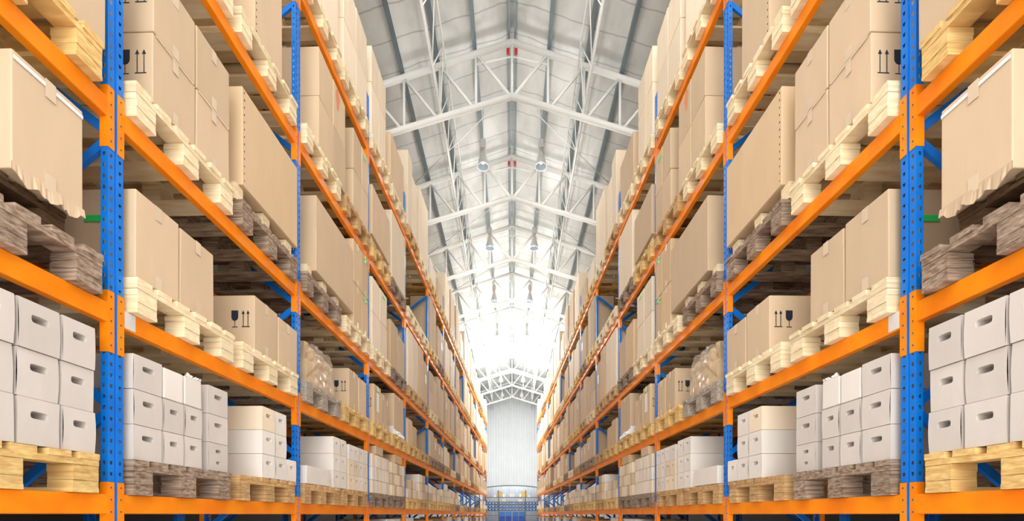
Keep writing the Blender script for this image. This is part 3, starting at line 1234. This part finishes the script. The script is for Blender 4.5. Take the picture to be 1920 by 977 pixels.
structure(link('floor', fl_))
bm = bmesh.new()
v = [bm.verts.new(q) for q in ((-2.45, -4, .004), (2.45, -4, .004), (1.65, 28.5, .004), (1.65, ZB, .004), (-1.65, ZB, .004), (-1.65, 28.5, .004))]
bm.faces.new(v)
structure(link('floor_bounce_strip', mesh('floor_bounce_strip', bm, M['aisle'])))  # unseen bounce strip that brightens the roof
for sg, nm in ((-1, 'wall_left'), (1, 'wall_right')):
    bm = bmesh.new()
    x = sg * HALF
    box(bm, x - .05, x + .05, -4, ZB, 0, EYE + roof_h(HALF))
    structure(link(nm, mesh(nm, bm, M['wallside'])))

for sg, nm in ((-1, 'wall_light_block_left'), (1, 'wall_light_block_right')):  # unseen walls added to keep light from the open end out of the racks
    bm = bmesh.new()
    box(bm, min(sg * 2.75, sg * HALF), max(sg * 2.75, sg * HALF), .12, .2, 0, EYE + 7.0)
    structure(link(nm, mesh(nm, bm, M['wallside'])))

# corrugated end wall with a wide doorway
DW, DH = 2.35, 2.30


def corrugated(bm, x0, x1, z0f, z1f, y):
    p = .20
    x = x0
    prev = None
    k = 0
    pts = []
    while x < x1 - 1e-6:
        for dx, dy in ((0, 0), (.06, 0), (.08, -.035), (.14, -.035), (.16, 0)):
            if x + dx <= x1:
                pts.append((x + dx, dy))
        x += p
    pts.append((x1, 0))
    vs = [(bm.verts.new((a, y + b_, z0f(a))), bm.verts.new((a, y + b_, z1f(a)))) for a, b_ in pts]
    for i in range(len(vs) - 1):
        bm.faces.new([vs[i][0], vs[i + 1][0], vs[i + 1][1], vs[i][1]])


bm = bmesh.new()
up = lambda x: EYE + roof_h(x) + .02
corrugated(bm, -HALF, -DW, lambda x: 0, up, ZB)
corrugated(bm, DW, HALF, lambda x: 0, up, ZB)
door_top = lambda x: EYE + DH - .035 * x * x
corrugated(bm, -DW, DW, door_top, up, ZB)
structure(link('wall_far', mesh('wall_far', bm, M['wallwhite'])))
# dark trim following the arched head of the doorway
bm = bmesh.new()
for k in range(24):
    a = -DW + 2 * DW * k / 24
    c_ = -DW + 2 * DW * (k + 1) / 24
    bar(bm, (a, ZB - .05, door_top(a)), (c_, ZB - .05, door_top(c_)), .10, .07)
structure(link('trim_1', mesh('trim_1', bm, M['shelfgrey'])))
# room behind the doorway
bm = bmesh.new()
box(bm, -DW - 1, DW + 1, 40.0, 40.1, 0, 5.2)
structure(link('wall_back_room', mesh('wall_back_room', bm, M['back'])))
bm = bmesh.new()
box(bm, -DW - 1, DW + 1, ZB + .1, 40.0, 5.2, 5.25)
structure(link('ceiling_back_room', mesh('ceiling_back_room', bm, M['wallside'])))
for sg, nm in ((-1, 'wall_back_left'), (1, 'wall_back_right')):
    bm = bmesh.new()
    box(bm, sg * (DW + 1) - .05, sg * (DW + 1) + .05, ZB + .1, 40.0, 0, 5.2)
    structure(link(nm, mesh(nm, bm, M['wallside'])))

# shelving with blue crates in the doorway
YS = 37.0
sh = bpy.data.objects.new('steel_shelving', None)
COL.objects.link(sh)
sh.location = (0, YS, 0)
tag(sh, 'grey steel shelving filled with blue crates in the far doorway', 'shelving')
levels = [EYE - .05, EYE + .33, EYE + .57, EYE + .81, EYE + 1.05, EYE + 1.42]
for z in levels:
    bm = bmesh.new()
    box(bm, -2.2, 2.2, -.35, .35, z - .035, z)
    link('shelf', mesh('shelf', bm, M['shelfgrey']), sh)
for x in (-2.2, -1.1, 1.1, 2.2):
    for y in (-.33, .33):
        bm = bmesh.new()
        box(bm, x - .03, x + .03, y - .03, y + .03, 0, EYE + 2.0)
        link('post', mesh('post', bm, M['shelfgrey']), sh)
cells = []
for x0_, x1_ in ((-2.16, -1.14), (-1.06, 1.06), (1.14, 2.16)):
    n = round((x1_ - x0_) / .27)
    w = (x1_ - x0_) / n
    cells += [(x0_ + w * (i + .5), w) for i in range(n)]
bm = bmesh.new()
box(bm, -.115, .115, -.3, .3, 0, .012)
for a in ((-.115, -.105, -.3, .3), (.105, .115, -.3, .3), (-.115, .115, -.3, -.29), (-.115, .115, .29, .3)):
    box(bm, *a, 0, .07 if a[3] == -.29 else .15)
CR = mesh('blue_crate', bm, M['cratebl'])
bm = bmesh.new()
lathe(bm, [(.001, .185), (.05, .18), (.08, .155), (.088, .09), (.08, .013), (.001, .013)], 14)
CG = mesh('white_glint', bm, M['cream'])  # white lump standing in for light reflected off each crate
ROWN = ['lower', 'middle', 'upper']
for r in range(3):
    for i, (x, w) in enumerate(cells):
        c_ = link('blue_crate', CR, None, (x, YS - .03, levels[1 + r] + .002))
        link('white_glint', CG, c_, (0, -.16, 0))
        tag(c_, f'small blue crate, {ORD[i] if i < 13 else ["fourteenth", "fifteenth", "sixteenth", "seventeenth"][i - 13]} from left in {ROWN[r]} crate row, far doorway', 'crate', 'blue crates in the far doorway')
for i, x in enumerate((-.80, -.28, .28, .80)):
    for r, (zz, hh) in enumerate(((levels[0] + .002, .27), (EYE - .52, .40))):
        bm = bmesh.new()
        box(bm, -.23, .23, -.3, .3, 0, hh)
        bmesh.ops.bevel(bm, geom=[e for e in bm.edges], offset=.02, segments=2, affect='EDGES')
        box(bm, -.245, .245, -.315, .315, hh - .05, hh - .02)
        c_ = link('storage_bin', mesh('storage_bin', bm, M['cratebl' if r == 0 else 'bindark']), None, (x, YS - .02, zz))
        tag(c_, f'{ORD[i]} large blue bin from left, {"under the crate rows" if r == 0 else "lowest visible shelf"}, far doorway', 'bin', 'large blue bins in the far doorway')
bm = bmesh.new()
box(bm, -2.2, 2.2, -.35, .35, EYE - .56, EYE - .522)
link('shelf', mesh('shelf', bm, M['shelfgrey']), sh)
top = levels[-1] + .003
for nm, x, z, w, hh, m_, lab in (
        ('amber_carton', -1.0, top, .42, .50, 'amber', 'amber carton on top shelf, left side of far doorway'),
        ('amber_carton', 1.0, top, .42, .50, 'amber', 'amber carton on top shelf, right side of far doorway'),
        ('small_carton', -.10, top, .15, .27, 'pale', 'left one of two small cartons, middle of far top shelf'),
        ('small_carton', .10, top, .15, .27, 'pale', 'right one of two small cartons, middle of far top shelf'),
        ('white_package', -.67, top, .12, .26, 'cream', 'upright white package right of left amber carton'),
        ('white_package', .67, top, .12, .26, 'cream', 'upright white package left of right amber carton'),
        ('white_package', -1.40, top, .16, .14, 'cream', 'low white package, left end of far top shelf'),
        ('white_package', 1.40, top, .16, .14, 'cream', 'low white package, right end of far top shelf'),
        ('open_carton', -.66, levels[4] + .003, .28, .19, 'pale', 'left pale carton on dark shelf above crates'),
        ('open_carton', .66, levels[4] + .003, .28, .19, 'pale', 'right pale carton on dark shelf above crates')):
    o = link(nm, carton_mesh(.3, w, hh, M[m_]), None, (x, YS - .1, z))
    tag(o, lab, 'box', 'goods on the far shelving')

# ----------------------------------------------------------- roof structure
T1, TS = 9.5, 3.03
NU = 0.755


def truss(i):
    y = T1 + TS * i
    root = bpy.data.objects.new('roof_truss', None)
    COL.objects.link(root)
    root.location = (0, y, 0)
    tag(root, f'white tubular roof truss, {ORD[i]} one from the camera', 'roof truss', 'white roof trusses')
    hu = lambda u: EYE + RIDGE - .05 - PITCH * u
    hl = lambda u: EYE + RIDGE * .884 - .03 - PITCH * .92 * u
    for sg in (-1, 1):
        bm = bmesh.new()
        tube(bm, (0, 0, hu(0)), (sg * HALF, 0, hu(HALF)), .062)
        link('top_chord', mesh('top_chord', bm, M['truss']), root)
        bm = bmesh.new()
        tube(bm, (0, 0, hl(0)), (sg * HALF, 0, hl(HALF)), .062)
        link('bottom_chord', mesh('bottom_chord', bm, M['truss']), root)
        for k in range(1, 12):
            u = NU * k
            bm = bmesh.new()
            tube(bm, (sg * u, 0, hl(u)), (sg * u, 0, hu(u)), .030, 8)
            link('vertical_strut', mesh('vertical_strut', bm, M['truss']), root)
            bm = bmesh.new()
            tube(bm, (sg * u, 0, hu(u)), (sg * (u - NU + (.03 if k == 1 else .06)), 0, hl(u - NU)), .033, 8)
            link('diagonal_strut', mesh('diagonal_strut', bm, M['truss']), root)
        # short tie under the ridge
        bm = bmesh.new()
        tube(bm, (0, 0, hu(0) - .30), (sg * NU, 0, hu(NU) - .22), .016, 6)
        link('ridge_tie', mesh('ridge_tie', bm, M['truss']), root)
        if i < 2:
            bm = bmesh.new()
            box(bm, sg * .085 - .03, sg * .085 + .03, -.03, .03, hu(0) - .25, hu(0) - .14)
            bmesh.ops.bevel(bm, geom=[e for e in bm.edges], offset=.01, segments=1, affect='EDGES')
            r_ = link('red_fitting', mesh('red_fitting', bm, M['red']), root)
            r_['label'] = 'small red fitting under the ridge'
    bm = bmesh.new()
    tube(bm, (0, 0, hl(0)), (0, 0, hu(0)), .028, 8)
    link('king_post', mesh('king_post', bm, M['truss']), root)


for i in range(9):
    truss(i)

# purlins: cold-formed channels along the aisle, above the trusses
PN = ['innermost', 'second', 'third', 'fourth', 'fifth', 'sixth', 'seventh', 'eighth']
for sg, side in ((-1, 'left'), (1, 'right')):
    for k, u in enumerate((.06, .78, 1.56, 2.30, 3.06, 3.84, 5.4, 7.2)):
        bm = bmesh.new()
        x = sg * u
        z = EYE + roof_h(u)
        w = .075 if u > .1 else .03
        box(bm, x - w / 2, x + w / 2, ZA, ZB - .1, z - .115, z - .105)
        box(bm, x - w / 2, x - w / 2 + .008, ZA, ZB - .1, z - .108, z - .012 - PITCH * w / 2)
        box(bm, x - w / 2, x + w / 2, ZA, ZB - .1, z - .03 - PITCH * w / 2, z - .02 - PITCH * w / 2)
        o = link('roof_purlin', mesh('roof_purlin', bm, M['purlin']))
        tag(o, f'{PN[k]} grey-blue purlin of the {side} roof slope, counted from the ridge', 'purlin', 'roof purlins')

# lattice girders running along the aisle between the trusses
for sg, side in ((-1, 'left'), (1, 'right')):
    root = bpy.data.objects.new('lattice_girder', None)
    COL.objects.link(root)
    tag(root, f'slender white lattice girder running lengthwise under the {side} roof slope', 'girder', 'lattice girders')
    u = 1.50
    zt = EYE + RIDGE - PITCH * u - .10
    zb = EYE + RIDGE * .884 - PITCH * u + .10
    for nm, x, z in (('top_rail', u - .13, zt), ('top_rail', u + .13, zt - .06), ('bottom_rail', u, zb)):
        bm = bmesh.new()
        tube(bm, (sg * x, ZA, z), (sg * x, ZB - .1, z), .020, 8)
        link(nm, mesh(nm, bm, M['truss']), root)
    n = int((ZB - .2 - ZA) / 1.01)
    for k in range(n):
        y0, y1 = ZA + k * 1.01, ZA + k * 1.01 + .505
        for dx in (-.13, .13):
            bm = bmesh.new()
            zz = zt if dx < 0 else zt - .06
            tube(bm, (sg * u, y0, zb), (sg * (u + dx), y1, zz), .011, 6)
            tube(bm, (sg * (u + dx), y1, zz), (sg * u, y1 + .505, zb), .011, 6)
            link('lacing', mesh('lacing', bm, M['truss']), root)

# thin cross bracing rods under the roof
for i in range(1, 6):
    for sg, side in ((-1, 'left'), (1, 'right')):
        y0, y1 = T1 + TS * i, T1 + TS * (i + 1)
        u0, u1 = .15, 3.0
        bm = bmesh.new()
        tube(bm, (sg * u0, y0 - TS + .1, EYE + RIDGE * .884 - PITCH * u0 + .1), (sg * u1, y0 - .1, EYE + RIDGE - PITCH * u1 - .2), .010, 6)
        o = link('bracing_rod', mesh('bracing_rod', bm, M['truss']))
        tag(o, f'thin white bracing rod before the {ORD[i]} truss, {side} roof slope', 'rod', 'roof bracing rods')

# high-bay lamps; the three farthest pairs are added to light the end trusses
for i, y in enumerate((10.98, 14.35, 17.95, 21.5, 25.1, 28.7, 32.3)):
    for sg, side in ((-1, 'left'), (1, 'right')):
        u = .70
        root = bpy.data.objects.new('hanging_lamp', None)
        COL.objects.link(root)
        zb = EYE + 8.42
        root.location = (sg * u, y, zb)
        tag(root, f'bell-shaped hanging lamp, {ORD[i]} of the {side} row from the camera', 'lamp', 'hanging bell lamps')
        bm = bmesh.new()
        lathe(bm, [(.045, .36), (.055, .33), (.075, .27), (.105, .16), (.130, .06), (.138, 0), (.135, 0), (.126, .06), (.099, .16), (.070, .27), (.048, .32)])
        link('bell_shade', mesh('bell_shade', bm, M['lampmetal']), root)
        bm = bmesh.new()
        lathe(bm, [(.1345, .003), (.1255, .06), (.0985, .16), (.0695, .27), (.02, .31)])
        link('reflector', mesh('reflector', bm, M['lampinside']), root)
        bm = bmesh.new()
        lathe(bm, [(.001, .07), (.035, .09), (.045, .13), (.035, .18), (.02, .23), (.02, .31)], 16)
        link('bulb', mesh('bulb', bm, M['bulb']), root)
        bm = bmesh.new()
        lathe(bm, [(.001, .45), (.035, .44), (.035, .36), (.045, .35), (.001, .35)], 16)
        link('neck', mesh('neck', bm, M['lampmetal']), root)
        bm = bmesh.new()
        box(bm, -.065, .065, -.065, .065, .45, .66)
        bmesh.ops.bevel(bm, geom=[e for e in bm.edges], offset=.022, segments=3, affect='EDGES')
        link('ballast_housing', mesh('ballast_housing', bm, M['lampmetal']), root)
        bm = bmesh.new()
        tube(bm, (0, 0, .66), (0, 0, roof_h(u) - 8.42 - .02), .006, 6)
        link('cord', mesh('cord', bm, M['cord']), root)
        ld = bpy.data.lights.new('lamp_light', 'POINT')
        ld.energy = (34, 40, 56, 75, 90, 80, 34)[i]
        ld.shadow_soft_size = .2
        ld.color = (1, .98, .95)
        lo = bpy.data.objects.new('lamp_light', ld)
        COL.objects.link(lo)
        lo.parent = root
        lo.location = (0, 0, -.35)

# --------------------------------------------------------------- light
w = bpy.data.worlds.new('World')
SC.world = w
w.use_nodes = True
bg = w.node_tree.nodes['Background']
bg.inputs['Color'].default_value = (1.0, 0.985, 0.96, 1)
bg.inputs['Strength'].default_value = 3.3


def area(name, loc, sx, sy, energy, rot=(0, 0, 0), col=(1, 1, 1)):
    l = bpy.data.lights.new(name, 'AREA')
    l.shape = 'RECTANGLE'
    l.size, l.size_y = sx, sy
    l.energy = energy
    l.color = col
    o = bpy.data.objects.new(name, l)
    COL.objects.link(o)
    o.location = loc
    o.rotation_euler = rot
    return o


# daylight falling through the translucent roof sheets
area('roof_daylight', (0, 23.1, EYE + 9.0), 3.4, 2.4, 500)
area('roof_daylight', (0, 27.9, EYE + 9.0), 3.4, 2.4, 150)
area('back_room_fill', (0, 38.8, 5.1), 5.0, 1.6, 150)  # unseen fill lights added to brighten the crates and doorway
area('back_room_fill', (0, 36.5, 4.6), 4.0, .5, 70, (-.5, 0, 0))

# --------------------------------------------------------------- camera
cam = bpy.data.cameras.new('camera')
cam.sensor_fit = 'HORIZONTAL'
cam.sensor_width = 36
cam.lens = 36 * F / 1920
cam.shift_x = 0
cam.shift_y = (965 - 488.5) / 1920
cam.clip_start = 0.05
cam.clip_end = 200
co = bpy.data.objects.new('camera', cam)
COL.objects.link(co)
co.location = (0, 0, EYE)
co.rotation_euler = (PI / 2, 0, 0)
SC.camera = co
SC.view_settings.view_transform = 'Standard'
SC.view_settings.look = 'None'
SC.view_settings.gamma = 1
SC.view_settings.exposure = 0.2
SC.view_settings.use_curve_mapping = False
SC.cycles.max_bounces = 6
SC.cycles.use_denoising = True
